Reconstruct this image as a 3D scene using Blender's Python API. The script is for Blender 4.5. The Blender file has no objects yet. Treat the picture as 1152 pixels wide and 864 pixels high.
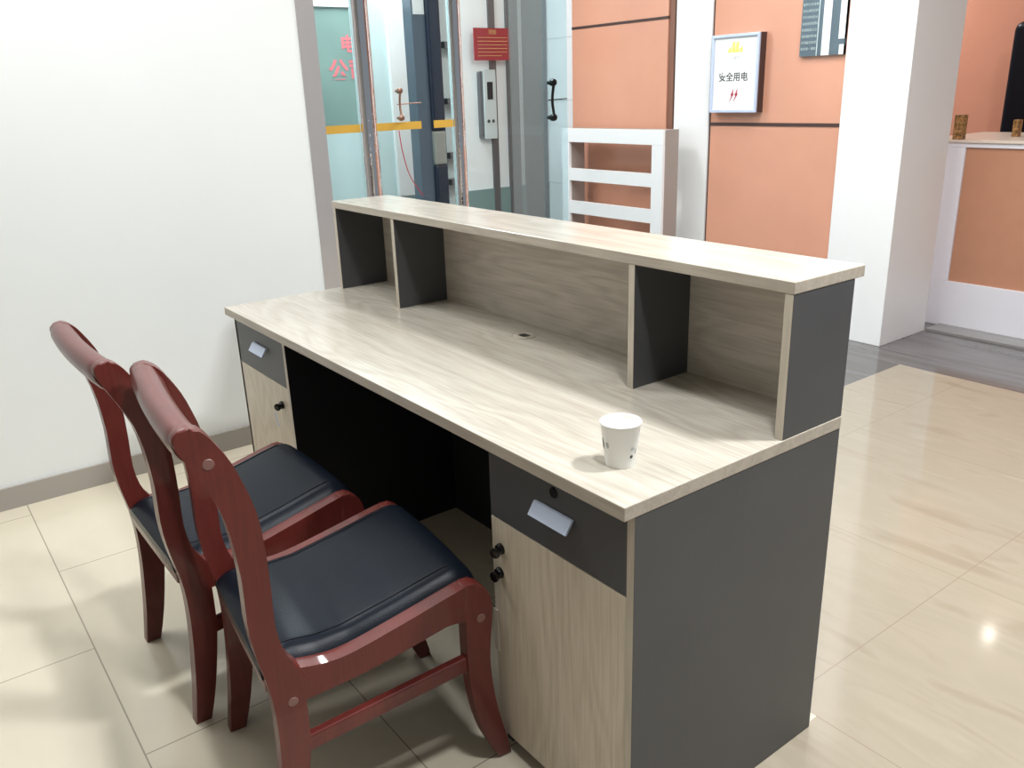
import bpy, bmesh, math, random
from mathutils import Vector, Matrix
random.seed(7)
C = bpy.context.scene.collection
SC = bpy.context.scene

# ------------------------------------------------------------------ materials
def newmat(name):
    m = bpy.data.materials.new(name); m.use_nodes = True
    nt = m.node_tree; b = nt.nodes['Principled BSDF']
    return m, nt, b

def plain(name, col, rough=.5, metal=0., coat=0., spec=.5, noise=0., nscale=12, bump=0., bscale=200, coat_rough=.05):
    m, nt, b = newmat(name)
    b.inputs['Base Color'].default_value = (*col, 1)
    b.inputs['Roughness'].default_value = rough
    b.inputs['Metallic'].default_value = metal
    b.inputs['Specular IOR Level'].default_value = spec
    b.inputs['Coat Weight'].default_value = coat
    b.inputs['Coat Roughness'].default_value = coat_rough
    tc = nt.nodes.new('ShaderNodeTexCoord')
    if noise:
        n = nt.nodes.new('ShaderNodeTexNoise'); n.inputs['Scale'].default_value = nscale; n.inputs['Detail'].default_value = 4
        nt.links.new(tc.outputs['Object'], n.inputs['Vector'])
        r = nt.nodes.new('ShaderNodeValToRGB')
        r.color_ramp.elements[0].position = .3; r.color_ramp.elements[1].position = .7
        r.color_ramp.elements[0].color = (*[c*(1-noise) for c in col], 1)
        r.color_ramp.elements[1].color = (*[min(1, c*(1+noise)) for c in col], 1)
        nt.links.new(n.outputs['Fac'], r.inputs['Fac']); nt.links.new(r.outputs['Color'], b.inputs['Base Color'])
    if bump:
        n = nt.nodes.new('ShaderNodeTexNoise'); n.inputs['Scale'].default_value = bscale; n.inputs['Detail'].default_value = 3
        nt.links.new(tc.outputs['Object'], n.inputs['Vector'])
        bp = nt.nodes.new('ShaderNodeBump'); bp.inputs['Strength'].default_value = bump; bp.inputs['Distance'].default_value = .002
        nt.links.new(n.outputs['Fac'], bp.inputs['Height']); nt.links.new(bp.outputs['Normal'], b.inputs['Normal'])
    return m

def woodgrain(name, light, dark, axis=0, rough=.35, spec=.5, coat=0., seed=0., amt=1.):
    """laminate with long cathedral grain running along the object's axis"""
    m, nt, b = newmat(name)
    b.inputs['Roughness'].default_value = rough; b.inputs['Specular IOR Level'].default_value = spec
    b.inputs['Coat Weight'].default_value = coat; b.inputs['Coat Roughness'].default_value = .06
    tc = nt.nodes.new('ShaderNodeTexCoord')
    def mapped(sl, sc_, off):
        mp = nt.nodes.new('ShaderNodeMapping')
        s = [sc_]*3; s[axis] = sl
        mp.inputs['Scale'].default_value = s; mp.inputs['Location'].default_value = (off+seed, off*.7+seed, off*1.3)
        nt.links.new(tc.outputs['Object'], mp.inputs['Vector']); return mp
    n1 = nt.nodes.new('ShaderNodeTexNoise'); n1.inputs['Scale'].default_value = 1; n1.inputs['Detail'].default_value = 2; n1.inputs['Distortion'].default_value = .4
    nt.links.new(mapped(1.1, 5, 3).outputs[0], n1.inputs['Vector'])
    mul = nt.nodes.new('ShaderNodeMath'); mul.operation = 'MULTIPLY'; mul.inputs[1].default_value = 13
    nt.links.new(n1.outputs['Fac'], mul.inputs[0])
    fr = nt.nodes.new('ShaderNodeMath'); fr.operation = 'PINGPONG'; fr.inputs[1].default_value = .5
    nt.links.new(mul.outputs[0], fr.inputs[0])
    n2 = nt.nodes.new('ShaderNodeTexNoise'); n2.inputs['Scale'].default_value = 1; n2.inputs['Detail'].default_value = 5; n2.inputs['Roughness'].default_value = .65
    nt.links.new(mapped(6, 170, 9).outputs[0], n2.inputs['Vector'])
    mix = nt.nodes.new('ShaderNodeMath'); mix.operation = 'MULTIPLY_ADD'; mix.inputs[1].default_value = .42
    nt.links.new(fr.outputs[0], mix.inputs[0]); nt.links.new(n2.outputs['Fac'], mix.inputs[2])
    r = nt.nodes.new('ShaderNodeValToRGB')
    r.color_ramp.elements[0].position = .38; r.color_ramp.elements[1].position = .74
    lo = [l+(d-l)*amt for l, d in zip(light, dark)]
    r.color_ramp.elements[0].color = (*lo, 1); r.color_ramp.elements[1].color = (*light, 1)
    nt.links.new(mix.outputs[0], r.inputs['Fac']); nt.links.new(r.outputs['Color'], b.inputs['Base Color'])
    return m

def marble(name, cols, streak=(.9, 7, 1), rough=.12, grid=None, joint=(.3, .25, .18), jw=.003, brick=False, amount=1.):
    """polished stone tiles; grid = (x0, y0, pitch x, pitch y) of the joints in world metres"""
    m, nt, b = newmat(name); L = nt.links.new
    b.inputs['Roughness'].default_value = rough
    b.inputs['Specular IOR Level'].default_value = .6
    geo = nt.nodes.new('ShaderNodeNewGeometry')
    mp = nt.nodes.new('ShaderNodeMapping'); mp.inputs['Scale'].default_value = streak; mp.inputs['Rotation'].default_value = (0, 0, .12)
    L(geo.outputs['Position'], mp.inputs['Vector'])
    n = nt.nodes.new('ShaderNodeTexNoise'); n.inputs['Scale'].default_value = 1.3; n.inputs['Detail'].default_value = 7; n.inputs['Distortion'].default_value = .7
    L(mp.outputs[0], n.inputs['Vector'])
    r = nt.nodes.new('ShaderNodeValToRGB')
    el = r.color_ramp.elements; el[0].position = .3; el[1].position = .72
    el[0].color = (*cols[0], 1); el[1].color = (*cols[-1], 1)
    for i, c in enumerate(cols[1:-1]):
        e = el.new(.3+.42*(i+1)/(len(cols)-1)); e.color = (*c, 1)
    L(n.outputs['Fac'], r.inputs['Fac'])
    out = r.outputs['Color']
    if grid:
        sep = nt.nodes.new('ShaderNodeSeparateXYZ'); L(geo.outputs['Position'], sep.inputs[0])
        def M(op, a, b_=None, c_=None):
            q = nt.nodes.new('ShaderNodeMath'); q.operation = op
            for i, v in enumerate((a, b_, c_)):
                if v is None: continue
                if isinstance(v, (int, float)): q.inputs[i].default_value = v
                else: L(v, q.inputs[i])
            return q.outputs[0]
        x0, y0, px, py = grid
        yy = M('SUBTRACT', sep.outputs['Y'], y0); xx = M('SUBTRACT', sep.outputs['X'], x0)
        if brick:
            row = M('FLOOR', M('DIVIDE', yy, py))
            odd = M('MODULO', M('ABSOLUTE', row), 2.)
            xx = M('ADD', xx, M('MULTIPLY', odd, px/2))
        dx = M('PINGPONG', xx, px/2); dy = M('PINGPONG', yy, py/2)
        d = M('MINIMUM', dx, dy)
        f = M('LESS_THAN', d, jw/2)
        mx = nt.nodes.new('ShaderNodeMix'); mx.data_type = 'RGBA'
        L(f, mx.inputs[0]); L(out, mx.inputs[6]); mx.inputs[7].default_value = (*joint, 1)
        out = mx.outputs[2]
    L(out, b.inputs['Base Color'])
    return m

def glassy(name, tint=(.85, .95, .95), refl=.12, alpha=.12):
    m, nt, b = newmat(name); L = nt.links.new
    nt.nodes.remove(b)
    out = nt.nodes['Material Output']
    tr = nt.nodes.new('ShaderNodeBsdfTransparent'); tr.inputs[0].default_value = (*tint, 1)
    gl = nt.nodes.new('ShaderNodeBsdfGlossy'); gl.inputs['Roughness'].default_value = .02
    fr = nt.nodes.new('ShaderNodeFresnel'); fr.inputs['IOR'].default_value = 1.5
    mx = nt.nodes.new('ShaderNodeMixShader')
    ge = nt.nodes.new('ShaderNodeNewGeometry'); iv = nt.nodes.new('ShaderNodeMath'); iv.operation = 'SUBTRACT'; iv.inputs[0].default_value = 1
    L(ge.outputs['Backfacing'], iv.inputs[1]); ml = nt.nodes.new('ShaderNodeMath'); ml.operation = 'MULTIPLY'
    L(fr.outputs[0], ml.inputs[0]); L(iv.outputs[0], ml.inputs[1])
    L(ml.outputs[0], mx.inputs[0]); L(tr.outputs[0], mx.inputs[1]); L(gl.outputs[0], mx.inputs[2])
    if alpha:
        df = nt.nodes.new('ShaderNodeBsdfDiffuse'); df.inputs[0].default_value = (*tint, 1)
        m2 = nt.nodes.new('ShaderNodeMixShader'); m2.inputs[0].default_value = alpha
        L(mx.outputs[0], m2.inputs[1]); L(df.outputs[0], m2.inputs[2]); L(m2.outputs[0], out.inputs[0])
    else: L(mx.outputs[0], out.inputs[0])
    return m

def emissive(name, col, s):
    m, nt, b = newmat(name)
    b.inputs['Base Color'].default_value = (*col, 1)
    b.inputs['Emission Color'].default_value = (*col, 1); b.inputs['Emission Strength'].default_value = s
    return m

OAKL, OAKD = (.50, .465, .40), (.385, .35, .29)
M = {}
M['oak_x'] = woodgrain('pale_oak_laminate_lengthwise', OAKL, OAKD, 0, rough=.2, spec=.55)
M['oak_z'] = woodgrain('pale_oak_laminate_upright', (.64, .565, .455), (.50, .43, .33), 2, rough=.35, seed=3.1)
M['oak_edge'] = woodgrain('pale_oak_edge_band', (.47, .42, .35), (.37, .325, .265), 0, rough=.4, seed=5.)
M['oak_edge_z'] = woodgrain('pale_oak_upright_edge_band', (.55, .49, .40), (.44, .385, .31), 2, rough=.4, seed=6.)
M['grey_lam'] = plain('charcoal_laminate', (.066, .068, .072), rough=.42, noise=.06, nscale=5, bump=.15, bscale=400)
M['black'] = plain('matt_black_board', (.012, .013, .016), rough=.6)
M['lacquer'] = woodgrain('mahogany_lacquered_wood', (.13, .021, .016), (.08, .013, .010), 2, rough=.42, spec=.35, coat=.4, seed=2., amt=.6)
M['leather'] = plain('black_leather', (.006, .009, .015), rough=.33, bump=.15, bscale=260, spec=.13)
M['stitch'] = plain('dark_stitching', (.006, .007, .01), rough=.8)
M['dowel'] = plain('pale_wood_plug', (.20, .10, .085), rough=.4)
M['steel'] = plain('brushed_silver_handle', (.56, .64, .80), rough=.4, metal=.15)
M['chrome'] = plain('mirror_steel', (.85, .85, .87), rough=.05, metal=1., bump=1., bscale=22)
M['brushed'] = plain('brushed_steel_cladding', (.60, .57, .56), rough=.22, metal=.55)
M['blackmetal'] = plain('blackened_lock_metal', (.015, .014, .014), rough=.25, metal=.6)
M['wall'] = plain('white_wall_paint', (.80, .83, .82), rough=.5, noise=.01, nscale=3)
M['ceil'] = plain('white_ceiling_paint', (.85, .85, .84), rough=.8)
M['back'] = plain('warm_grey_wall_paint', (.34, .33, .31), rough=.8)
M['base'] = plain('taupe_skirting', (.36, .335, .30), rough=.35)
M['white'] = plain('white_paint', (.88, .88, .88), rough=.4)
M['white_gloss'] = plain('white_gloss_panel', (.88, .88, .87), rough=.08, coat=.6)
M['orange'] = plain('salmon_orange_panel', (.68, .335, .225), rough=.18, noise=.05, nscale=2)
M['orange_d'] = plain('terracotta_counter_panel', (.52, .25, .15), rough=.4, noise=.03)
M['brownline'] = plain('dark_brown_groove', (.06, .03, .025), rough=.6)
M['cup'] = plain('white_paper', (.90, .90, .86), rough=.55)
M['ink'] = plain('grey_ink', (.06, .06, .06), rough=.7)
M['cup_grey'] = plain('pale_grey_print', (.50, .50, .50), rough=.7)
M['porcelain'] = marble('cream_porcelain_tiles', [(.62, .565, .44), (.65, .59, .465), (.67, .61, .485)], streak=(2, 2, 1), rough=.16,
                        grid=(-.045, -.61, .98, .465), joint=(.33, .29, .22), jw=.0035, brick=True)
M['marble'] = marble('polished_travertine_tiles', [(.325, .275, .205), (.38, .33, .255), (.36, .315, .24), (.41, .358, .28)], streak=(1.6, 7.5, 1), rough=.09,
                     grid=(1.715, .625, .8, .8), joint=(.30, .24, .18), jw=.0028)
M['granite'] = marble('dark_grey_polished_stone', [(.085, .080, .08), (.15, .14, .14), (.11, .105, .10), (.17, .16, .155)], streak=(.7, 6, 1), rough=.10)
M['granite_l'] = marble('mid_grey_polished_stone', [(.22, .21, .20), (.30, .29, .28)], streak=(.7, 6, 1), rough=.08)
M['pane'] = glassy('clear_tinted_glass', (.90, .95, .945), alpha=.0)
M['pane2'] = glassy('smoky_glass', (.62, .68, .68), alpha=.16)
M['pane3'] = glassy('pale_glass', (.82, .92, .94), alpha=.05)
M['yellow'] = plain('ochre_safety_tape', (.62, .36, .045), rough=.6)
M['green'] = plain('grey_green_poster', (.235, .345, .32), rough=.5, noise=.1, nscale=3)
M['pink'] = plain('pink_red_lettering', (.85, .22, .25), rough=.5)
M['red'] = plain('dark_red_notice', (.36, .03, .04), rough=.5)
M['gold'] = plain('gold_print', (.70, .42, .16), rough=.5)
M['navy'] = plain('navy_gloss_cladding', (.012, .018, .040), rough=.15, spec=.4)
M['navy_l'] = plain('slate_blue_cladding', (.10, .125, .165), rough=.2, spec=.5)
M['greypost'] = plain('dark_grey_metal', (.16, .16, .17), rough=.35, metal=.4)
M['palegrey'] = plain('pale_grey_panel', (.62, .66, .66), rough=.3)
M['paleblue'] = plain('pale_blue_white_panel', (.62, .74, .75), rough=.4)
M['teal'] = plain('dull_teal_panel', (.20, .30, .29), rough=.3)
M['copper'] = plain('aged_copper', (.30, .17, .12), rough=.35, metal=.7)
M['bolt'] = plain('bright_red_ink', (.42, .02, .05), rough=.6)
M['yel_ink'] = plain('pale_yellow_ink', (.82, .78, .20), rough=.6)
M['slate'] = plain('slate_board', (.10, .14, .17), rough=.2, noise=.2, nscale=4)
M['chalk'] = plain('pale_grey_lettering', (.52, .62, .62), rough=.7)
M['goldbox'] = plain('gold_and_brown_pattern', (.34, .19, .07), rough=.4, metal=.3, noise=.9, nscale=60)
M['creamtop'] = plain('cream_counter_top', (.72, .62, .52), rough=.3)
M['lavender'] = plain('cool_white_counter_paint', (.80, .79, .84), rough=.35)
M['shade2'] = emissive('downlight_diffuser', (1., .97, .9), 60.)
M['shade'] = emissive('lamp_diffuser', (1., .98, .94), 2.5)

# ------------------------------------------------------------------ mesh helpers
def link(name, bm, mat, parent=None, smooth=False, mats=None):
    me = bpy.data.meshes.new(name)
    bmesh.ops.recalc_face_normals(bm, faces=bm.faces)
    bm.to_mesh(me); bm.free()
    for m in (mats or [mat]): me.materials.append(m)
    if smooth:
        for p in me.polygons: p.use_smooth = True
    o = bpy.data.objects.new(name, me); C.objects.link(o)
    if parent: o.parent = parent
    return o

def smooth_auto(o, ang=35):
    me = o.data
    for p in me.polygons: p.use_smooth = len(p.vertices) <= 4
    bm = bmesh.new(); bm.from_mesh(me)
    for e in bm.edges:
        if len(e.link_faces) == 2 and e.calc_face_angle(0) > math.radians(ang): e.smooth = False
    bm.to_mesh(me); bm.free()

def box(bm, x0, x1, y0, y1, z0, z1, bev=0., seg=2, mi=0):
    vs = [bm.verts.new((x, y, z)) for x in (x0, x1) for y in (y0, y1) for z in (z0, z1)]
    f = [(0, 1, 3, 2), (4, 6, 7, 5), (0, 4, 5, 1), (2, 3, 7, 6), (0, 2, 6, 4), (1, 5, 7, 3)]
    fs = [bm.faces.new([vs[i] for i in q]) for q in f]
    for q in fs: q.material_index = mi
    if bev:
        es = list({e for q in fs for e in q.edges})
        r = bmesh.ops.bevel(bm, geom=es, offset=bev, segments=seg, profile=.5, affect='EDGES')
        for q in r['faces']: q.material_index = mi
    return fs

def B(name, mat, dims, parent=None, bev=.0, seg=2):
    bm = bmesh.new(); box(bm, *dims, bev=bev, seg=seg)
    return link(name, bm, mat, parent)

def catmull(pts, n=5):
    out = []
    for i in range(len(pts)-1):
        p0 = pts[max(i-1, 0)]; p1 = pts[i]; p2 = pts[i+1]; p3 = pts[min(i+2, len(pts)-1)]
        for k in range(n):
            t = k/n
            out.append(tuple(.5*((2*b)+(-a+c)*t+(2*a-5*b+4*c-d)*t*t+(-a+3*b-3*c+d)*t**3) for a, b, c, d in zip(p0, p1, p2, p3)))
    out.append(tuple(pts[-1])); return out

def prism(poly, x0, x1, bev=0., seg=3):
    """polygon in the (y, z) plane extruded along x, rims rounded"""
    bm = bmesh.new()
    a = [bm.verts.new((x0, p[0], p[1])) for p in poly]; b = [bm.verts.new((x1, p[0], p[1])) for p in poly]
    n = len(poly)
    fa = bm.faces.new(a); fb = bm.faces.new(b[::-1])
    for i in range(n): bm.faces.new((a[i], b[i], b[(i+1) % n], a[(i+1) % n]))
    if bev:
        es = list(set(fa.edges) | set(fb.edges))
        bmesh.ops.bevel(bm, geom=es, offset=bev, segments=seg, profile=.5, affect='EDGES')
    return bm

def tube(bm, pts, rad, seg=10, cap=True):
    pts = [Vector(p) for p in pts]; rings = []
    for i, p in enumerate(pts):
        d = (pts[min(i+1, len(pts)-1)]-pts[max(i-1, 0)]).normalized()
        u = d.orthogonal() if i == 0 else (u-d*u.dot(d))
        u = u.normalized(); v = d.cross(u)
        r = rad[i] if isinstance(rad, (list, tuple)) else rad
        rings.append([bm.verts.new(p+(u*math.cos(2*math.pi*k/seg)+v*math.sin(2*math.pi*k/seg))*r) for k in range(seg)])
    for a, b in zip(rings, rings[1:]):
        for k in range(seg): bm.faces.new((a[k], a[(k+1) % seg], b[(k+1) % seg], b[k]))
    if cap: bm.faces.new(rings[0]); bm.faces.new(rings[-1][::-1])

def lathe(bm, prof, seg=32, mtx=None, close=True):
    """profile of (r, z) turned about z"""
    rings = []
    for r, z in prof:
        if r < 1e-6:
            rings.append([bm.verts.new((0, 0, z))])
        else:
            rings.append([bm.verts.new((r*math.cos(2*math.pi*k/seg), r*math.sin(2*math.pi*k/seg), z)) for k in range(seg)])
    for a, b in zip(rings, rings[1:]):
        for k in range(seg):
            k2 = (k+1) % seg
            if len(a) == 1 and len(b) == 1: continue
            if len(a) == 1: bm.faces.new((a[0], b[k], b[k2]))
            elif len(b) == 1: bm.faces.new((a[k], b[0], a[k2]))
            else: bm.faces.new((a[k], b[k], b[k2], a[k2]))
    if mtx is not None: bmesh.ops.transform(bm, matrix=mtx, verts=[v for rg in rings for v in rg])

def tag(o, label=None, cat=None, group=None, kind=None):
    for k, v in (('label', label), ('category', cat), ('group', group), ('kind', kind)):
        if v: o[k] = v
    return o
def S(name, mat, dims, bev=0.): return tag(B(name, mat, dims, bev=bev), kind='structure')
def thing(name, label, cat, loc=(0, 0, 0), rz=0., group=None):
    o = bpy.data.objects.new(name, None); C.objects.link(o); o.empty_display_size = .1
    o.location = loc; o.rotation_euler = (0, 0, rz)
    return tag(o, label, cat, group)

def text(name, body, size, mat, mtx, parent=None, depth=.0006, bold=0.):
    cu = bpy.data.curves.new(name, 'FONT'); cu.body = body; cu.size = size; cu.extrude = depth; cu.offset = bold
    cu.align_x = 'CENTER'; cu.align_y = 'CENTER'
    t = bpy.data.objects.new(name, cu); C.objects.link(t)
    bpy.context.view_layer.update()
    me = bpy.data.meshes.new_from_object(t.evaluated_get(bpy.context.evaluated_depsgraph_get()))
    bpy.data.objects.remove(t)
    me.transform(mtx); me.materials.clear(); me.materials.append(mat)
    o = bpy.data.objects.new(name, me); C.objects.link(o)
    if parent: o.parent = parent
    return o
FACE_MY = Matrix(((1, 0, 0, 0), (0, 0, -1, 0), (0, 1, 0, 0), (0, 0, 0, 1)))     # lettering that faces -y
FACE_PX = Matrix(((0, 0, 1, 0), (1, 0, 0, 0), (0, 1, 0, 0), (0, 0, 0, 1)))      # lettering that faces +x
T = Matrix.Translation

# ------------------------------------------------------------------ the room
XW = -.645; FAR = 3.34; CEIL = 2.95
S('floor', M['marble'], (.58, 5.2, .625, 3.13, -.06, 0))
S('floor', M['porcelain'], (-3.2, 1.79, -3.6, .625, -.06, 0))
S('floor', M['marble'], (1.79, 5.2, -3.6, .625, -.06, 0))
S('floor', M['granite'], (-3.2, .58, .625, 6.25, -.06, 0))
S('floor', M['granite'], (.58, 5.2, 3.13, 6.25, -.06, 0))
S('trim_1', M['granite_l'], (.349, 5.2, 3.815, 3.972, -.03, .012))
S('wall_left', M['wall'], (XW-.14, XW, -3.6, .636, 0, CEIL))
S('baseboard_left', M['base'], (XW, XW+.012, -3.6, .636, 0, .082))
S('wall_back', M['back'], (-3.2, 5.2, -3.75, -3.6, 0, CEIL))
S('ceiling', M['ceil'], (-3.2, 5.2, -3.75, 6.25, CEIL, CEIL+.1))

# wall across the corridor: salmon panels, grooves, white strips, the square pillar
def wall_far(mat, x0, x1, y0, y1=3.5, z0=0., z1=CEIL): return S('wall_far', mat, (x0, x1, y0, y1, z0, z1))
wall_far(M['white'], -2.6, -2.13, 3.36)
wall_far(M['orange'], -2.13, -1.235, 3.33)
wall_far(M['white_gloss'], -1.175, -.897, 3.34)
wall_far(M['orange'], -.885, -.016, 3.35)
S('trim_2', M['brownline'], (-2.13, -1.233, 3.326, 3.34, 1.752, 1.768))
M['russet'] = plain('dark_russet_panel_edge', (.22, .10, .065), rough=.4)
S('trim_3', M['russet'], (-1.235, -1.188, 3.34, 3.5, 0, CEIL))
S('trim_4', M['brownline'], (-1.188, -1.175, 3.345, 3.5, 0, CEIL))
S('trim_5', M['brownline'], (-.897, -.885, 3.352, 3.5, 0, CEIL))
S('trim_6', M['brownline'], (-.885, -.016, 3.346, 3.36, 1.128, 1.146))
S('trim_7', M['brownline'], (-.016, -.010, 3.352, 3.5, 0, CEIL))
for z in (1.29, 1.71, .70): S('trim_8', M['palegrey'], (-2.6, -2.13, 3.357, 3.362, z, z+.005))
S('wall_pillar', M['white'], (-.010, .349, 3.336, 3.80, 0, CEIL), bev=.003)
wall_far(M['orange'], -3.2, 5.2, 5.8, 5.95)
# lobby behind the glass
LW = -2.45
S('wall_lobby', M['white'], (LW-.15, LW, 2.46, 3.36, .70, CEIL))
S('wall_lobby', M['teal'], (LW-.15, LW+.01, 1.0, 3.36, 0, .70))
S('wall_lobby', M['paleblue'], (LW-.15, LW, 1.0, 2.46, .70, CEIL))
S('wall_lobby', M['paleblue'], (-3.2, XW-.14, .50, .62, 0, CEIL))
S('wall_lobby', M['paleblue'], (LW-.15, LW, .62, 1.0, 0, CEIL))
S('trim_9', M['greypost'], (LW, LW+.012, 2.838, 2.892, 0, CEIL))
S('trim_9', M['greypost'], (LW, LW+.02, 2.985, 3.085, 0, CEIL))
S('trim_9', M['greypost'], (LW+.0, LW+.012, 3.135, 3.35, 0, CEIL))

# ------------------------------------------------------------------ glass shopfront that carries on from the left wall
S('trim_10', M['brushed'], (XW-.14, XW+.004, .636, .712, 0, CEIL))
def pane(n, y0, y1, mat, z0=.02, x=XW-.05):
    o = S('window_%d' % n, mat, (x-.005, x+.005, y0, y1, z0, CEIL)); return o
pane(1, .712, .892, M['pane']); pane(2, .970, 1.359, M['pane'])
pane(3, 1.421, 1.69, M['pane']); pane(4, 1.69, 1.885, M['pane2'])
def steel_post(y, w, label):
    t = thing('steel_post', label, 'post', (XW-.05, y, 0), 0, 'steel posts of the glass shopfront')
    bm = bmesh.new(); tube(bm, [(0, 0, .06), (0, 0, CEIL)], w/2, 24); smooth_auto(link('shaft', bm, M['chrome'], t))
    bm = bmesh.new(); lathe(bm, [(0, .0), (w*.95, 0), (w*.95, .02), (w*.6, .03), (w*.6, .06), (0, .06)], 24); smooth_auto(link('floor_flange', bm, M['chrome'], t))
    return t
steel_post(.931, .078, 'round mirror-polished steel post, first of the glass shopfront, right of the green poster')
steel_post(1.390, .062, 'round mirror-polished steel post just left of the dark red notice')
# ochre tape on the glass
def tape(y0, y1, label):
    tag(B('safety_tape', M['yellow'], (XW-.045, XW-.0425, y0, y1, 1.218, 1.250)), label, 'tape', 'ochre safety tapes on the glass')
tape(.715, .890, 'short ochre safety tape stuck across the glass beneath the green poster')
tape(.972, 1.19, 'longest ochre safety tape stuck across the glass between the two steel posts')
tape(1.255, 1.357, 'ochre safety tape stuck across the glass beside the right steel post')
# glass door with pull handle
d = S('door_1', M['pane3'], (XW-.056, XW-.044, 1.892, 2.038, .02, 2.4))
def pull(name, x, y, zl, zh, mat, r=.008, out=.05, label=None, parent=None):
    t = thing(name, label, 'door handle', (x, y, 0))
    bm = bmesh.new()
    path = catmull([(out, 0, zl), (out*.72, 0, (zl+zh)/2-.02), (out*.72, 0, (zl+zh)/2+.02), (out, 0, zh)], 5); tube(bm, path, r, 10)
    smooth_auto(link('grip', bm, mat, t))
    for z in (zl, zh):
        bm = bmesh.new(); lathe(bm, [(0, -.006), (r*1.3, 0), (r*1.3, out*.5), (r*2.3, out*.55), (r*2.5, out*.8), (r*2.2, out*1.1), (0, out*1.25)], 14, Matrix.Translation((0, 0, z)) @ Matrix.Rotation(math.pi/2, 4, 'Y'))
        smooth_auto(link('mounting_knob', bm, mat, t))
    bm = bmesh.new(); tube(bm, [(0, 0, (zl+zh)/2), (0, .12, (zl+zh)/2+.004)], .0025, 8); link('lock_rod', bm, mat, t)
    return t
pull('door_handle', XW-.043, 1.915, 1.235, 1.395, M['blackmetal'], .007, .045, 'dark bow-shaped handle with round knobs on the glass door beside the white rack')
pull('door_handle', XW-.043, 1.075, 1.268, 1.378, M['copper'], .005, .035, 'small copper-coloured handle on the glass above the ochre tape')
bm = bmesh.new(); tube(bm, catmull([(0, 0, 1.215), (.0, .012, 1.12), (0, .04, 1.02), (0, .10, .93)], 6), .0022, 8)
o = link('cable', bm, M['bolt']); o.location = (XW-.0435, 1.075, 0); tag(o, 'thin red cable hanging down the glass below the copper-coloured handle', 'cable')

# ------------------------------------------------------------------ things in the lobby
p = thing('poster', 'grey-green poster with pink-red characters behind the glass, next to the steel-clad wall end', 'poster', (LW-.001, 1.72, 1.53))
B('sheet', M['green'], (0, .012, -.30, .125, -.335, .345), p)
text('lettering', '电', .105, M['pink'], T((.013, .04, .135)) @ FACE_PX, p, bold=.004)
text('lettering', '公司', .135, M['pink'], T((.013, .03, -.02)) @ FACE_PX, p, bold=.004)
S('trim_11', M['white'], (LW, LW+.02, 1.42, 1.87, 1.88, 1.96))
p = thing('wall_notice', 'dark red notice sheet with gold lines of print above the lift call panel', 'notice', (LW+.066, 2.825, 1.672))
B('sheet', M['red'], (0, .006, -.155, .155, -.103, .103), p)
text('heading', '须知', .034, M['gold'], T((.007, 0, .075)) @ FACE_PX, p)
for k in range(6):
    B('print_line', M['gold'], (.006, .0075, -.125, .125-(.05 if k == 5 else 0)*1., .04-k*.023, .0435-k*.023), p)
p = thing('lift_call_panel', 'tall silver lift call panel with dark screen and two round buttons', 'control panel', (LW+.002, 2.80, 1.285))
B('back_plate', M['greypost'], (0, .035, -.07, .04, -.225, .215), p)
B('face_plate', M['palegrey'], (.035, .05, -.048, .055, -.235, .225), p, bev=.003)
B('screen', M['black'], (.049, .053, -.022, .025, .03, .145), p)
for y in (-.018, .022):
    bm = bmesh.new(); lathe(bm, [(0, .006), (.010, .005), (.012, 0)], 16, T((.05, y, -.115)) @ Matrix.Rotation(math.pi/2, 4, 'Y')); link('button', bm, M['ink'], p)
# navy column and pale stacked panels
p = thing('clad_column', 'glossy navy and slate blue clad column behind the glass between the steel posts', 'column', (-1.9, 2.0, 0))
B('slate_face', M['navy_l'], (-.1, .0, -.095, .10, 0, CEIL), p, bev=.006)
B('navy_face', M['navy'], (-.02, .03, -.005, .08, 1.15, CEIL), p, bev=.012)
B('beige_band', M['base'], (-.02, .03, -.005, .08, .95, 1.15), p, bev=.012)
B('navy_face', M['navy'], (-.02, .03, -.005, .08, 0, .95), p, bev=.012)
B('highlight_patch', M['white'], (-.02, .003, -.085, -.01, 1.80, 2.3), p)  # white highlight on the gloss cladding, built as a solid patch

p = thing('display_stand', 'narrow stand of pale panels with dark shelves, right of the navy column', 'stand', (-1.9, 2.165, 0))
B('back_board', M['palegrey'], (-.08, -.06, -.05, .05, 0, 2.3), p)
for z in (.60, .82, .98, 1.30, 1.62): B('shelf', M['greypost'], (-.07, .02, -.055, .055, z, z+.035), p)
for s in (-1, 1): B('upright', M['white'], (-.08, -.04, s*.055-.008, s*.055+.008, 0, 2.3), p)
S('wall_lobby', M['creamtop'] if 0 else M['white'], (LW, LW+.03, 2.04, 2.225, .72, CEIL))

# ------------------------------------------------------------------ white slatted rack in front of the salmon wall
p = thing('slatted_rack', 'white rack with open horizontal slats standing before the salmon wall', 'rack', (-1.51, 3.1, 0))
hw = .472; dp = .14
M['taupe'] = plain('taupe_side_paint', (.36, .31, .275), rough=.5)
for s in (-1, 1):
    B('front_stile', M['white'], (s*hw-(.092 if s > 0 else 0), s*hw+(.075 if s < 0 else 0), 0, .02, 0, 1.022), p)
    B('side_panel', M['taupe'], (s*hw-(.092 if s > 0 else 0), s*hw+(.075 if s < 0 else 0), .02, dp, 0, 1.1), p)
B('top_rail', M['white'], (-hw, hw, 0, .02, 1.022, 1.112), p, bev=.002)
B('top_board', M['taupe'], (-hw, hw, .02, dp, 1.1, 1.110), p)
for z0, z1 in ((.767, .848), (.543, .627), (.33, .41), (.10, .19)): B('slat', M['white'], (-hw+.074, hw-.091, .0, .03, z0, z1), p)

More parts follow.
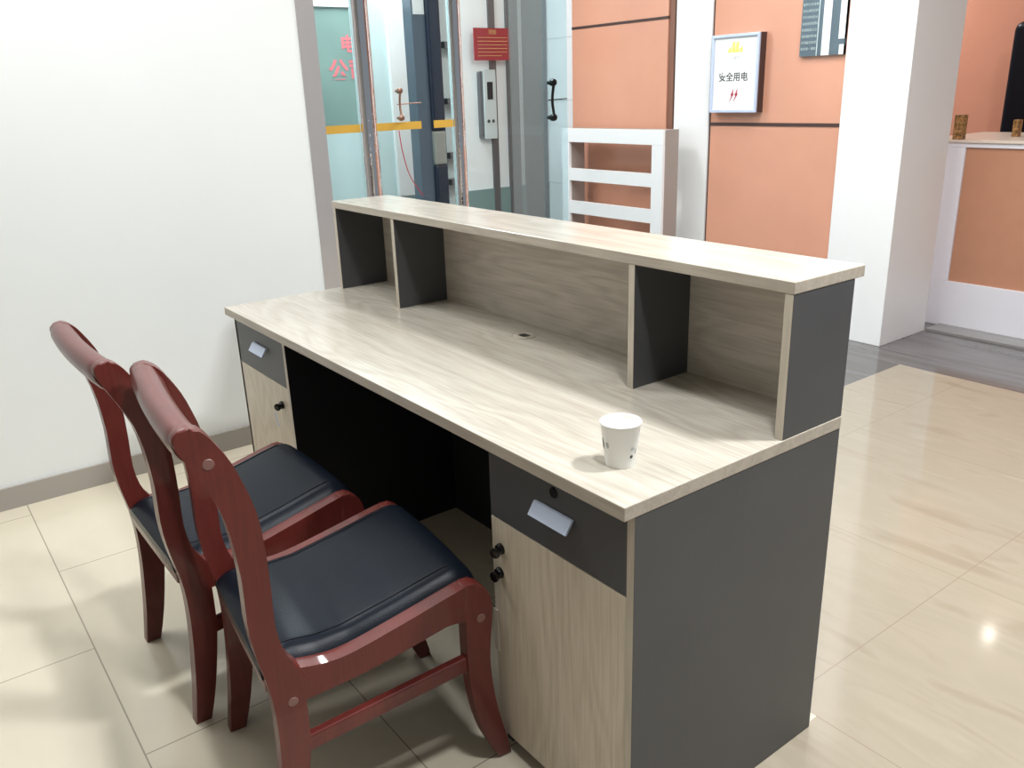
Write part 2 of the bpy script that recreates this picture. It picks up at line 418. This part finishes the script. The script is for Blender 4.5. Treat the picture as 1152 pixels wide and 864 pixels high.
# ------------------------------------------------------------------ framed safety sign
p = thing('framed_sign', 'framed white safety sign with black characters and a red bolt on the salmon wall', 'sign', (-.685, 3.29, 1.416))
w, h = .168, .212
for a in ((-w, w, 0, .06, h-.016, h), (-w, w, 0, .06, -h, -h+.016), (-w, -w+.016, 0, .06, -h+.016, h-.016), (w-.016, w, 0, .06, -h+.016, h-.016)):
    B('frame', M['steel'], a, p, bev=.002)
B('frame_side', M['brownline'], (w, w+.003, .012, .06, -h, h), p)
B('sign_face', M['white'], (-w+.016, w-.016, .012, .05, -h+.016, h-.016), p)
t0 = lambda x, z: T((x, .0115, z)) @ FACE_MY
text('lettering', '安全用电', .052, M['ink'], t0(-.01, -.02), p, bold=.0006)
text('small_lettering', '人民中', .022, M['cup_grey'], t0(0, .085), p)
bm = bmesh.new()
for x in (-.045, -.018, .008, .035):
    vs = [bm.verts.new((x+dx, 0, z)) for dx, z in ((-.012, .115), (.014, .115), (.012, .145 if abs(x) > .03 else .175), (-.006, .135 if abs(x) > .03 else .165))]
    bm.faces.new(vs)
r = bmesh.ops.extrude_face_region(bm, geom=bm.faces[:]); bmesh.ops.translate(bm, vec=(0, -.0012, 0), verts=[v for v in r['geom'] if isinstance(v, bmesh.types.BMVert)])
o = link('yellow_emblem', bm, M['yel_ink'], p); o.location = (0, .0117, 0)
bm = bmesh.new()
for sx in (-.014, .014):
    vs = [bm.verts.new((sx+dx, 0, dz)) for dx, dz in ((-.016, -.155), (.000, -.118), (-.008, -.118), (.012, -.078), (.008, -.108), (.016, -.108))]
    bm.faces.new(vs)
r = bmesh.ops.extrude_face_region(bm, geom=bm.faces[:]); bmesh.ops.translate(bm, vec=(0, -.0012, 0), verts=[v for v in r['geom'] if isinstance(v, bmesh.types.BMVert)])
o = link('red_bolt', bm, M['bolt'], p); o.location = (0, .0117, 0)

# dark notice board beside the pillar
p = thing('notice_board', 'dark slate notice board with rows of pale print and modelled white reflections beside the white pillar', 'notice board', (-.283, 3.33, 1.487))
B('board', M['slate'], (0, .262, 0, .0225, 0, .62), p)
B('divider', M['paleblue'], (.103, .107, -.004, .02, 0, .62), p)
B('reflection_strip', M['white'], (.132, .178, -.003, .02, .0, .62), p)  # white strips modelled in place of reflections on the glossy board
B('reflection_strip', M['white'], (.228, .262, -.003, .02, .075, .62), p)
B('reflection_strip', M['white'], (.236, .262, -.0032, .02, 0, .048), p)
rw = ['安全第一预防', '文明服务规范', '消防器材检查', '管理制度公示', '电梯使用须知', '节约用电用水', '进出请登记好', '爱护公共设施', '请勿吸烟注意', '保持清洁卫生']
for k in range(9): text('print_row', rw[k], .0155, M['chalk'], T((.052, -.002, .035+k*.031)) @ FACE_MY, p, depth=.0003)

# ------------------------------------------------------------------ reception counter behind the pillar
p = thing('service_counter', 'white framed service counter with a terracotta front panel beyond the pillar', 'counter', (.2, 3.972, 0))
B('front_frame', M['lavender'], (0, 3.2, 0, .04, .0, .262), p, bev=.003)
B('front_frame', M['lavender'], (0, 3.2, 0, .04, .995, 1.02), p, bev=.003)
B('front_frame', M['lavender'], (0, .158, 0, .04, .262, .995), p, bev=.003)
B('front_panel', M['orange_d'], (.158, 3.2, .014, .04, .262, .995), p)
B('counter_top', M['creamtop'], (-.1, 3.2, -.012, .75, 1.02, 1.035), p, bev=.003)
B('rear_panel', M['lavender'], (-.1, 3.2, .7, .75, 0, 1.02), p)
o = B('patterned_box', M['goldbox'], (0, .05, 0, .05, 0, .128), bev=.004); o.location = (.268, 3.99, 1.035)
tag(o, 'small gold and brown patterned box standing on the counter end by the pillar', 'box')
o = B('brown_block', M['goldbox'], (0, .03, 0, .05, 0, .09), bev=.003); o.location = (.44, 4.30, 1.035)
tag(o, 'small brown block on the counter top at the right edge of the photo', 'block')
p = thing('high_backed_chair', 'black high-backed chair standing behind the service counter', 'chair', (.235, 5.25, 0))
bm = bmesh.new(); box(bm, -.27, .27, -.06, .06, .55, 1.68, bev=.055, seg=5); smooth_auto(link('backrest', bm, M['leather'], p))
bm = bmesh.new(); box(bm, -.27, .27, -.055, .20, .42, .53, bev=.04, seg=4); smooth_auto(link('seat', bm, M['leather'], p))
bm = bmesh.new(); tube(bm, [(0, .07, .06), (0, .07, .42)], .03, 16); link('gas_column', bm, M['blackmetal'], p)
for k in range(5):
    a = 2*math.pi*k/5+.3; bm = bmesh.new(); tube(bm, [(0, .07, .075), (.2*math.cos(a), .07+.2*math.sin(a), .03)], [.022, .014], 10); link('leg', bm, M['blackmetal'], p)
    
# ------------------------------------------------------------------ the reception desk
L_, D_, H, t_ = 1.8, .5845, .7424, .0249
a, bt = .026, .018
YH, TOP, tt, hb, yb = .3978, 1.0354, .022, .028, .5717
desk = thing('reception_desk', 'pale oak and charcoal reception desk with raised hutch shelf and drawer units', 'desk')
bm = bmesh.new(); box(bm, 0, L_, 0, D_, H-t_, H, bev=.0015, seg=2)
bm.normal_update()
for f in bm.faces: f.material_index = 0 if abs(f.normal.z) > .9 else 1
link('worktop', bm, None, desk, mats=[M['oak_x'], M['oak_edge']])
def board(name, dims, face, edge, parent, thin=0, bev=.0012):
    """board with an edge band on every side but its two large faces (thin = thickness axis)"""
    bm = bmesh.new(); box(bm, *dims, bev=bev, seg=2); bm.normal_update()
    for f in bm.faces: f.material_index = 0 if abs(f.normal[thin]) > .9 else 1
    return link(name, bm, None, parent, mats=[face, edge])
Zt = H-t_
board('end_panel', (L_-bt, L_-.0008, a-.002, D_-.0005, 0, Zt), M['grey_lam'], M['oak_edge_z'], desk)
board('end_panel', (0, bt, a, D_, 0, Zt), M['grey_lam'], M['oak_edge_z'], desk)
B('modesty_panel', M['black'], (bt, L_-bt, yb-.005, D_-.001, 0, Zt), desk)
cl, cr, dw = .4062, 1.399, .155
board('inner_panel', (cl-bt, cl, a-.002, yb-.005, 0, Zt), M['black'], M['oak_edge_z'], desk)
B('inner_panel', M['black'], (cr, cr+bt, a+.018, yb-.005, 0, Zt), desk)
def rod_key(parent, x, z, y, ang=0., key=True, s=1.):
    o = bpy.data.objects.new('lock', None)
    bm = bmesh.new()
    lathe(bm, [(0, .010*s), (.010*s, .009*s), (.012*s, .004*s), (.012*s, 0)], 20, T((x, y, z)) @ Matrix.Rotation(math.pi/2, 4, 'X'))
    if key:
        box(bm, x-.0015, x+.0015, y-.016, y-.006, z-.004, z+.004)
        m = T((x+.004, y-.018, z-.002)) @ Matrix.Rotation(ang, 4, 'Z') @ Matrix.Rotation(math.pi/2, 4, 'X')
        lathe(bm, [(0, .003), (.009, .003), (.011, .002), (.011, -.002), (.009, -.003), (0, -.003)], 18, m)
    bpy.data.objects.remove(o)
    return smooth_auto(link('lock', bm, M['blackmetal'], parent))
def pull_plate(parent, xc, zc, y):
    bm = bmesh.new()
    w_, h_ = .054, .0125
    pr = [(-w_, -h_), (w_, -h_), (w_, h_), (-w_, h_)]
    f = [bm.verts.new((xc+px, y-(.006 if pz > 0 else .022), zc+pz)) for px, pz in pr]
    k = [bm.verts.new((xc+px, y-(.000 if pz > 0 else .018), zc+pz)) for px, pz in pr]
    bm.faces.new(f); bm.faces.new(k[::-1])
    for i in range(4): bm.faces.new((f[i], k[i], k[(i+1) % 4], f[(i+1) % 4]))
    bmesh.ops.bevel(bm, geom=bm.edges[:], offset=.0012, segments=2, affect='EDGES')
    return link('pull_handle', bm, M['steel'], parent)
# drawer and door of each unit
for x0, x1, hx, side in ((.003, cl-bt-.001, .212, 'far'), (cr, L_-bt-.001, 1.599, 'near')):
    dr = B('drawer', M['grey_lam'], (x0, x1, a, a+.018, Zt-dw, Zt-.002), desk, bev=.001)
    pull_plate(dr, hx, Zt-.0775 if side == 'near' else Zt-.0725, a)
    bm = bmesh.new(); lathe(bm, [(0, .003), (.009, .003), (.011, 0)], 18, T((hx-.002, a, Zt-.033)) @ Matrix.Rotation(math.pi/2, 4, 'X'))
    if side == 'near': link('lock', bm, M['blackmetal'], dr)
    else: bm.free()
    dn = board('door', (x0, x1, a, a+.018, .038, Zt-dw-.002), M['oak_z'], M['oak_edge_z'], desk, thin=1)
    if side == 'near':
        rod_key(dn, cr+.030, .497, a, .5); rod_key(dn, cr+.024, .440, a, .2)
        B('plinth', M['black'], (cr+bt, L_-bt, a+.03, a+.045, 0, .06), desk)
    else:
        rod_key(dn, cl-bt-.056, .497, a, .6)
        bm = bmesh.new(); tube(bm, [(cl-bt-.046, a-.03, .485), (cl-bt-.038, a-.028, .455), (cl-bt-.036, a-.026, .44)], .002, 6)
        link('key', bm, M['steel'], dn)
        B('plinth', M['black'], (bt, cl-bt, a+.03, a+.045, 0, .06), desk)
o = B('door_edge_tape', M['oak_edge_z'], (cr-.001, cr+.012, a-.0035, a-.0005, .245, .345), desk); o['label'] = 'loose pale edge tape peeling off the cabinet door'
o.rotation_euler = (0, 0, 0)
# hutch
xl, b1, b2 = .012, .4195, 1.4186
bm = bmesh.new(); box(bm, xl, L_, YH, D_+hb, TOP-tt, TOP, bev=.0015, seg=2); bm.normal_update()
for f in bm.faces: f.material_index = 0 if abs(f.normal.z) > .9 else 1
link('hutch_top', bm, None, desk, mats=[M['oak_x'], M['oak_edge']])
for x1 in (xl+bt+.004, b1, b2, L_-.001):
    board('hutch_upright', (x1-bt, x1, YH+.001, (yb if x1 < L_-.1 else D_), H, TOP-tt), M['grey_lam'], M['oak_edge_z'], desk)
M['oak_back'] = woodgrain('pale_oak_back_board', (.62, .56, .48), (.46, .41, .34), 0, rough=.4, seed=8.)
B('hutch_back', M['oak_back'], (xl+bt, L_-bt-.001, yb, D_-.001, H, TOP-tt), desk)
bm = bmesh.new(); lathe(bm, [(0, .0006), (.016, .0006), (.018, .003), (.026, .003), (.030, .0012), (.030, 0)], 32); g = link('cable_grommet', bm, M['oak_edge'], desk); g.location = (.926, .487, H); smooth_auto(g)
bm = bmesh.new(); box(bm, -.012, .016, -.009, .009, .0005, .0026); link('grommet_hole', bm, M['black'], g)

# ------------------------------------------------------------------ paper cup
cup = thing('paper_cup', 'white paper cup with small grey printed marks near the desk corner', 'cup', (1.675, .112, H+.0002))
bm = bmesh.new()
prof = [(0, .006), (.0235, .006), (.0250, 0), (.0257, 0), (.0348, .075), (.0360, .0765), (.0360, .079), (.0343, .079), (.0336, .076), (.0250, .010), (0, .009)]
lathe(bm, prof, 48); smooth_auto(link('cup_body', bm, M['cup'], cup), 50)
def decal(name, th, z, pts, mat):
    bm = bmesh.new(); n = len(pts); vs = []
    for u, v in pts:
        zz = z+v; r = .0257+(.0348-.0257)*zz/.075+.0004; an = th+u/r
        vs.append(bm.verts.new((r*math.cos(an), r*math.sin(an), zz)))
    bm.faces.new(vs); return link(name, bm, mat, cup)
def disc(r1, n=12, sx=1., sz=1.): return [(r1*sx*math.cos(2*math.pi*k/n), r1*sz*math.sin(2*math.pi*k/n)) for k in range(n)]
camdir = math.atan2(-.83-.11, 2.634-1.69)
decal('printed_mark', camdir-1.20, .042, disc(.011, 14, .30, 1.0), M['ink'])
decal('printed_mark', camdir-.78, .042, disc(.006, 12, .6, 1.0), M['cup_grey'])
decal('printed_mark', camdir+.72, .022, disc(.0032, 12), M['ink'])
decal('printed_mark', camdir+.75, .036, disc(.005, 12, .9, .7), M['cup_grey'])
decal('printed_mark', camdir+1.05, .030, disc(.005, 12, .4, 1.), M['cup_grey'])

# ------------------------------------------------------------------ lacquered wooden chairs
REAR = [(-.060, .888), (-.069, .882), (-.074, .870), (-.064, .845), (-.05, .815), (-.033, .779), (-.020, .742), (-.010, .69), (-.004, .608), (-.006, .526), (-.002, .469), (.006, .42), (.014, .375), (.018, .32), (.017, .25), (.012, .18), (.003, .09), (-.010, 0)]
FRNT = [(.026, 0), (.048, .09), (.064, .18), (.073, .25), (.075, .334), (.078, .39), (.060, .420), (.047, .451), (.039, .502), (.041, .575), (.041, .655), (.036, .722), (.022, .778), (.008, .819), (-.013, .858), (-.024, .874), (-.038, .886), (-.050, .890)]
RAILT = [(.045, .410), (.066, .404), (.12, .394), (.174, .396), (.275, .417), (.36, .437), (.405, .4465), (.425, .4470)]
RAILB = [(.425, .371), (.405, .371), (.367, .374), (.341, .370), (.288, .359), (.219, .347), (.169, .340), (.066, .332), (.045, .332)]
FLEG = [(.403, .447), (.420, .450), (.440, .441), (.456, .420), (.463, .39), (.462, .355), (.456, .30), (.454, .247), (.461, .165), (.478, .08), (.497, 0)]
FLEGI = [(.466, 0), (.434, .074), (.415, .149), (.404, .237), (.403, .321), (.403, .38)]
W2, TH = .2175, .034
def rail_top(s):
    for (s0, z0), (s1, z1) in zip(RAILT, RAILT[1:]):
        if s0 <= s <= s1: return z0+(z1-z0)*(s-s0)/(s1-s0)
    return RAILT[0][1] if s < RAILT[0][0] else RAILT[-1][1]
def make_chair(label, loc, rz, plugs=True):
    t = thing('wooden_chair', label, 'chair', loc, rz, 'lacquered chairs at the reception desk')
    lac = M['lacquer']
    for s in (-1, 1):
        x0, x1 = (W2-TH, W2) if s > 0 else (-W2, -W2+TH)
        rear = catmull(REAR, 2)+catmull(FRNT, 2)
        lg = link('leg', prism(rear, x0, x1, .0035, 2), lac, t); smooth_auto(lg)
        fl = link('leg', prism(catmull(FLEG, 3)+catmull(FLEGI, 3), x0, x1, .007, 3), lac, t); smooth_auto(fl)
        rl = link('seat_side_rail', prism(catmull(RAILT, 4)+catmull(RAILB, 3), x0+.0005, x1-.0005, .010, 4), lac, t); smooth_auto(rl)
        for (py, pz), par in (((-.026, .824), lg), ((.051, .339), lg), ((.437, .366), fl)) if plugs else ():
            bm = bmesh.new(); lathe(bm, [(0, .0012), (.0085, .001), (.0095, 0)], 18, T((s*(W2), py, pz)) @ Matrix.Rotation(s*math.pi/2, 4, 'Y'))
            link('wood_plug', bm, M['dowel'], par)
        st = B('side_stretcher', lac, (s*(W2-TH/2)-.010, s*(W2-TH/2)+.010, .068, .410, .0, .034), t, bev=.004); 
        st.data.transform(Matrix(((1, 0, 0, 0), (0, 1, 0, 0), (0, .10, 1, .205), (0, 0, 0, 1))))
    # top rail: rounded block between and over the posts
    pr = [(-.073, .850), (-.077, .866), (-.074, .881), (-.063, .891), (-.047, .893), (-.034, .886), (-.024, .870), (-.015, .848), (-.022, .832), (-.040, .826), (-.060, .832)]
    cl_ = catmull(pr+[pr[0]], 3)[:-1]
    bm = bmesh.new(); n = 24; rings = []
    for i in range(n+1):
        u = -1+2*i/n; x = u*(W2-.012)
        k = 1-.10*max(0, abs(u)-.93)/.07
        bow = -.008*(1-u*u)
        cy, cz = -.046, .860
        k *= .97
        rings.append([bm.verts.new((x, cy+(y-cy)*k+bow, cz+(z-cz)*k-.003)) for y, z in cl_])
    for A_, B_ in zip(rings, rings[1:]):
        for k in range(len(A_)): bm.faces.new((A_[k], A_[(k+1) % len(A_)], B_[(k+1) % len(A_)], B_[k]))
    bm.faces.new(rings[0]); bm.faces.new(rings[-1][::-1])
    smooth_auto(link('top_rail', bm, lac, t), 40)
    # rear and front seat rails, H stretcher
    smooth_auto(B('seat_rear_rail', lac, (-W2+TH-.002, W2-TH+.002, .012, .034, .350, .398), t, bev=.005))
    smooth_auto(B('seat_front_rail', lac, (-W2+TH-.002, W2-TH+.002, .415, .437, .345, .410), t, bev=.005))
    # upholstered seat
    bm = bmesh.new(); nx, ny = 26, 44; xw = W2-TH+.001
    prof = []
    for j in range(ny+1):
        v = j/ny
        if v < .86:
            s = .010+(.412-.010)*v/.86; z = rail_top(min(max(s, .07), .40))+.018
            if s < .07: z = rail_top(.07)+.018-.010*((.07-s)/.06)**2
        else:
            w = (v-.86)/.14; ang = w*math.pi/2
            s = .412+.048*math.sin(ang); z = rail_top(.40)+.018-.075*(1-math.cos(ang))
        prof.append((s, z))
    grid = []
    for i in range(nx+1):
        u = -1+2*i/nx; e = max(0, (abs(u)-.80)/.20)
        drop = .011*e*e+(.010*e**6); dome = .008*(1-u*u)
        col = []
        for s, z in prof:
            fe = max(0, 1-(s-.010)/.03)
            col.append(bm.verts.new((u*xw, s, z+dome*min(1, (s-.02)/.10)-drop-.010*fe*fe)))
        grid.append(col)
    for i in range(nx):
        for j in range(ny): bm.faces.new((grid[i][j], grid[i+1][j], grid[i+1][j+1], grid[i][j+1]))
    bot = [bm.verts.new((x, y, .392 if y < .1 else .358)) for x, y in ((-xw, .0135), (xw, .0135), (xw, .455), (-xw, .455))]
    rim = [grid[i][0] for i in range(nx+1)]; bm.faces.new([bot[0]]+rim+[bot[1]])
    rim = [grid[nx][j] for j in range(ny+1)]; bm.faces.new([bot[1]]+rim+[bot[2]])
    rim = [grid[i][ny] for i in range(nx, -1, -1)]; bm.faces.new([bot[2]]+rim+[bot[3]])
    rim = [grid[0][j] for j in range(ny, -1, -1)]; bm.faces.new([bot[3]]+rim+[bot[0]])
    bm.faces.new(bot)
    seat = link('seat_cushion', bm, M['leather'], t); smooth_auto(seat, 50)
    for s_ in (-1, 1):
        bm = bmesh.new(); pts = []
        for s, z in prof[3:38]: pts.append((s_*xw*.82, s, z+.010*(1-.82**2)*min(1, (s-.02)/.10)-.016*.01+.0002))
        tube(bm, pts, .0011, 6); link('seam', bm, M['stitch'], seat)
    return t
import math as _m
def place(P, rz):   # P = where the right side frame's rear reference line meets the floor
    c_, s_ = math.cos(rz), math.sin(rz)
    return (P[0]-c_*W2, P[1]-s_*W2, 0)
rB, rA = math.radians(-6.1), math.radians(0.5)
make_chair('nearest dark red lacquered chair with black leather seat, in front of the near drawer unit', place((1.390, -.470), rB), rB)
make_chair('dark red lacquered chair with black leather seat standing closer to the white wall', place((.915, -.480), rA), rA, False)

# ------------------------------------------------------------------ lamps
def ceiling_panel(x, y, w, h, power, label, col=(.97, .985, 1)):
    t = thing('ceiling_light', label, 'ceiling light', (x, y, CEIL), 0, 'ceiling lamps')
    B('frame', M['white'], (-w/2-.02, w/2+.02, -h/2-.02, h/2+.02, -.018, 0), t)
    B('diffuser', M['shade'], (-w/2, w/2, -h/2, h/2, -.024, -.018), t)
    ld = bpy.data.lights.new('lamp', 'AREA'); ld.shape = 'RECTANGLE'; ld.size = w; ld.size_y = h; ld.energy = power; ld.color = col
    lo = bpy.data.objects.new('lamp', ld); C.objects.link(lo); lo.parent = t; lo.location = (0, 0, -.03)
    return t
ceiling_panel(2.25, -.10, .20, .20, 40, 'square ceiling lamp above the chair side of the desk')
ceiling_panel(2.45, 1.10, .26, .26, 108, 'square ceiling lamp above the visitor side of the desk')
ceiling_panel(-.05, -.55, .8, .8, 34, 'added large fill lamp over the cream floor by the white wall')  # fill light added to brighten the left floor and wall
ceiling_panel(.2, 2.25, .9, .9, 44, 'added large fill lamp over the corridor in front of the salmon wall')  # added to whiten the pillar front and lift the salmon panels
ceiling_panel(-1.45, 4.95, .5, .5, 60, 'added unseen fill lamp for the rear salmon wall')  # invented source, kept out of sight, that lifts the wall beyond the counter
ceiling_panel(-2.0, 1.7, .6, .6, 72, 'added large fill lamp in the lobby behind the glass')  # added source that brightens the white lobby wall
t = thing('downlight', 'small round ceiling downlight beyond the service counter', 'ceiling light', (.284, 5.66, CEIL))
bm = bmesh.new(); lathe(bm, [(0, -.012), (.040, -.012)], 24); link('diffuser', bm, M['shade2'], t)
bm = bmesh.new(); lathe(bm, [(.040, -.014), (.075, -.014), (.078, 0)], 24); link('trim_ring', bm, M['white'], t)

w = bpy.data.worlds.new('World'); SC.world = w; w.use_nodes = True
w.node_tree.nodes['Background'].inputs[0].default_value = (.84, .92, 1., 1); w.node_tree.nodes['Background'].inputs[1].default_value = .30

# ------------------------------------------------------------------ camera
def look(yaw, pitch, roll):
    f = Vector((-math.sin(yaw)*math.cos(pitch), math.cos(yaw)*math.cos(pitch), -math.sin(pitch)))
    r = f.cross(Vector((0, 0, 1))).normalized(); u = r.cross(f)
    r2 = math.cos(roll)*r+math.sin(roll)*u; u2 = -math.sin(roll)*r+math.cos(roll)*u
    return Matrix((r2, u2, -f)).transposed()
cd = bpy.data.cameras.new('camera'); cam = bpy.data.objects.new('camera', cd); C.objects.link(cam)
cd.sensor_width = 36; cd.lens = 36*945.12/1152; cd.clip_start = .05
cam.matrix_world = T((2.63440, -.82754, 1.35582)) @ look(math.radians(53.42805), math.radians(19.12702), math.radians(-1.95616)).to_4x4()
SC.camera = cam
SC.view_settings.view_transform = 'Standard'; SC.view_settings.look = 'None'
SC.view_settings.gamma = 1; SC.view_settings.use_curve_mapping = False; SC.view_settings.exposure = -.18
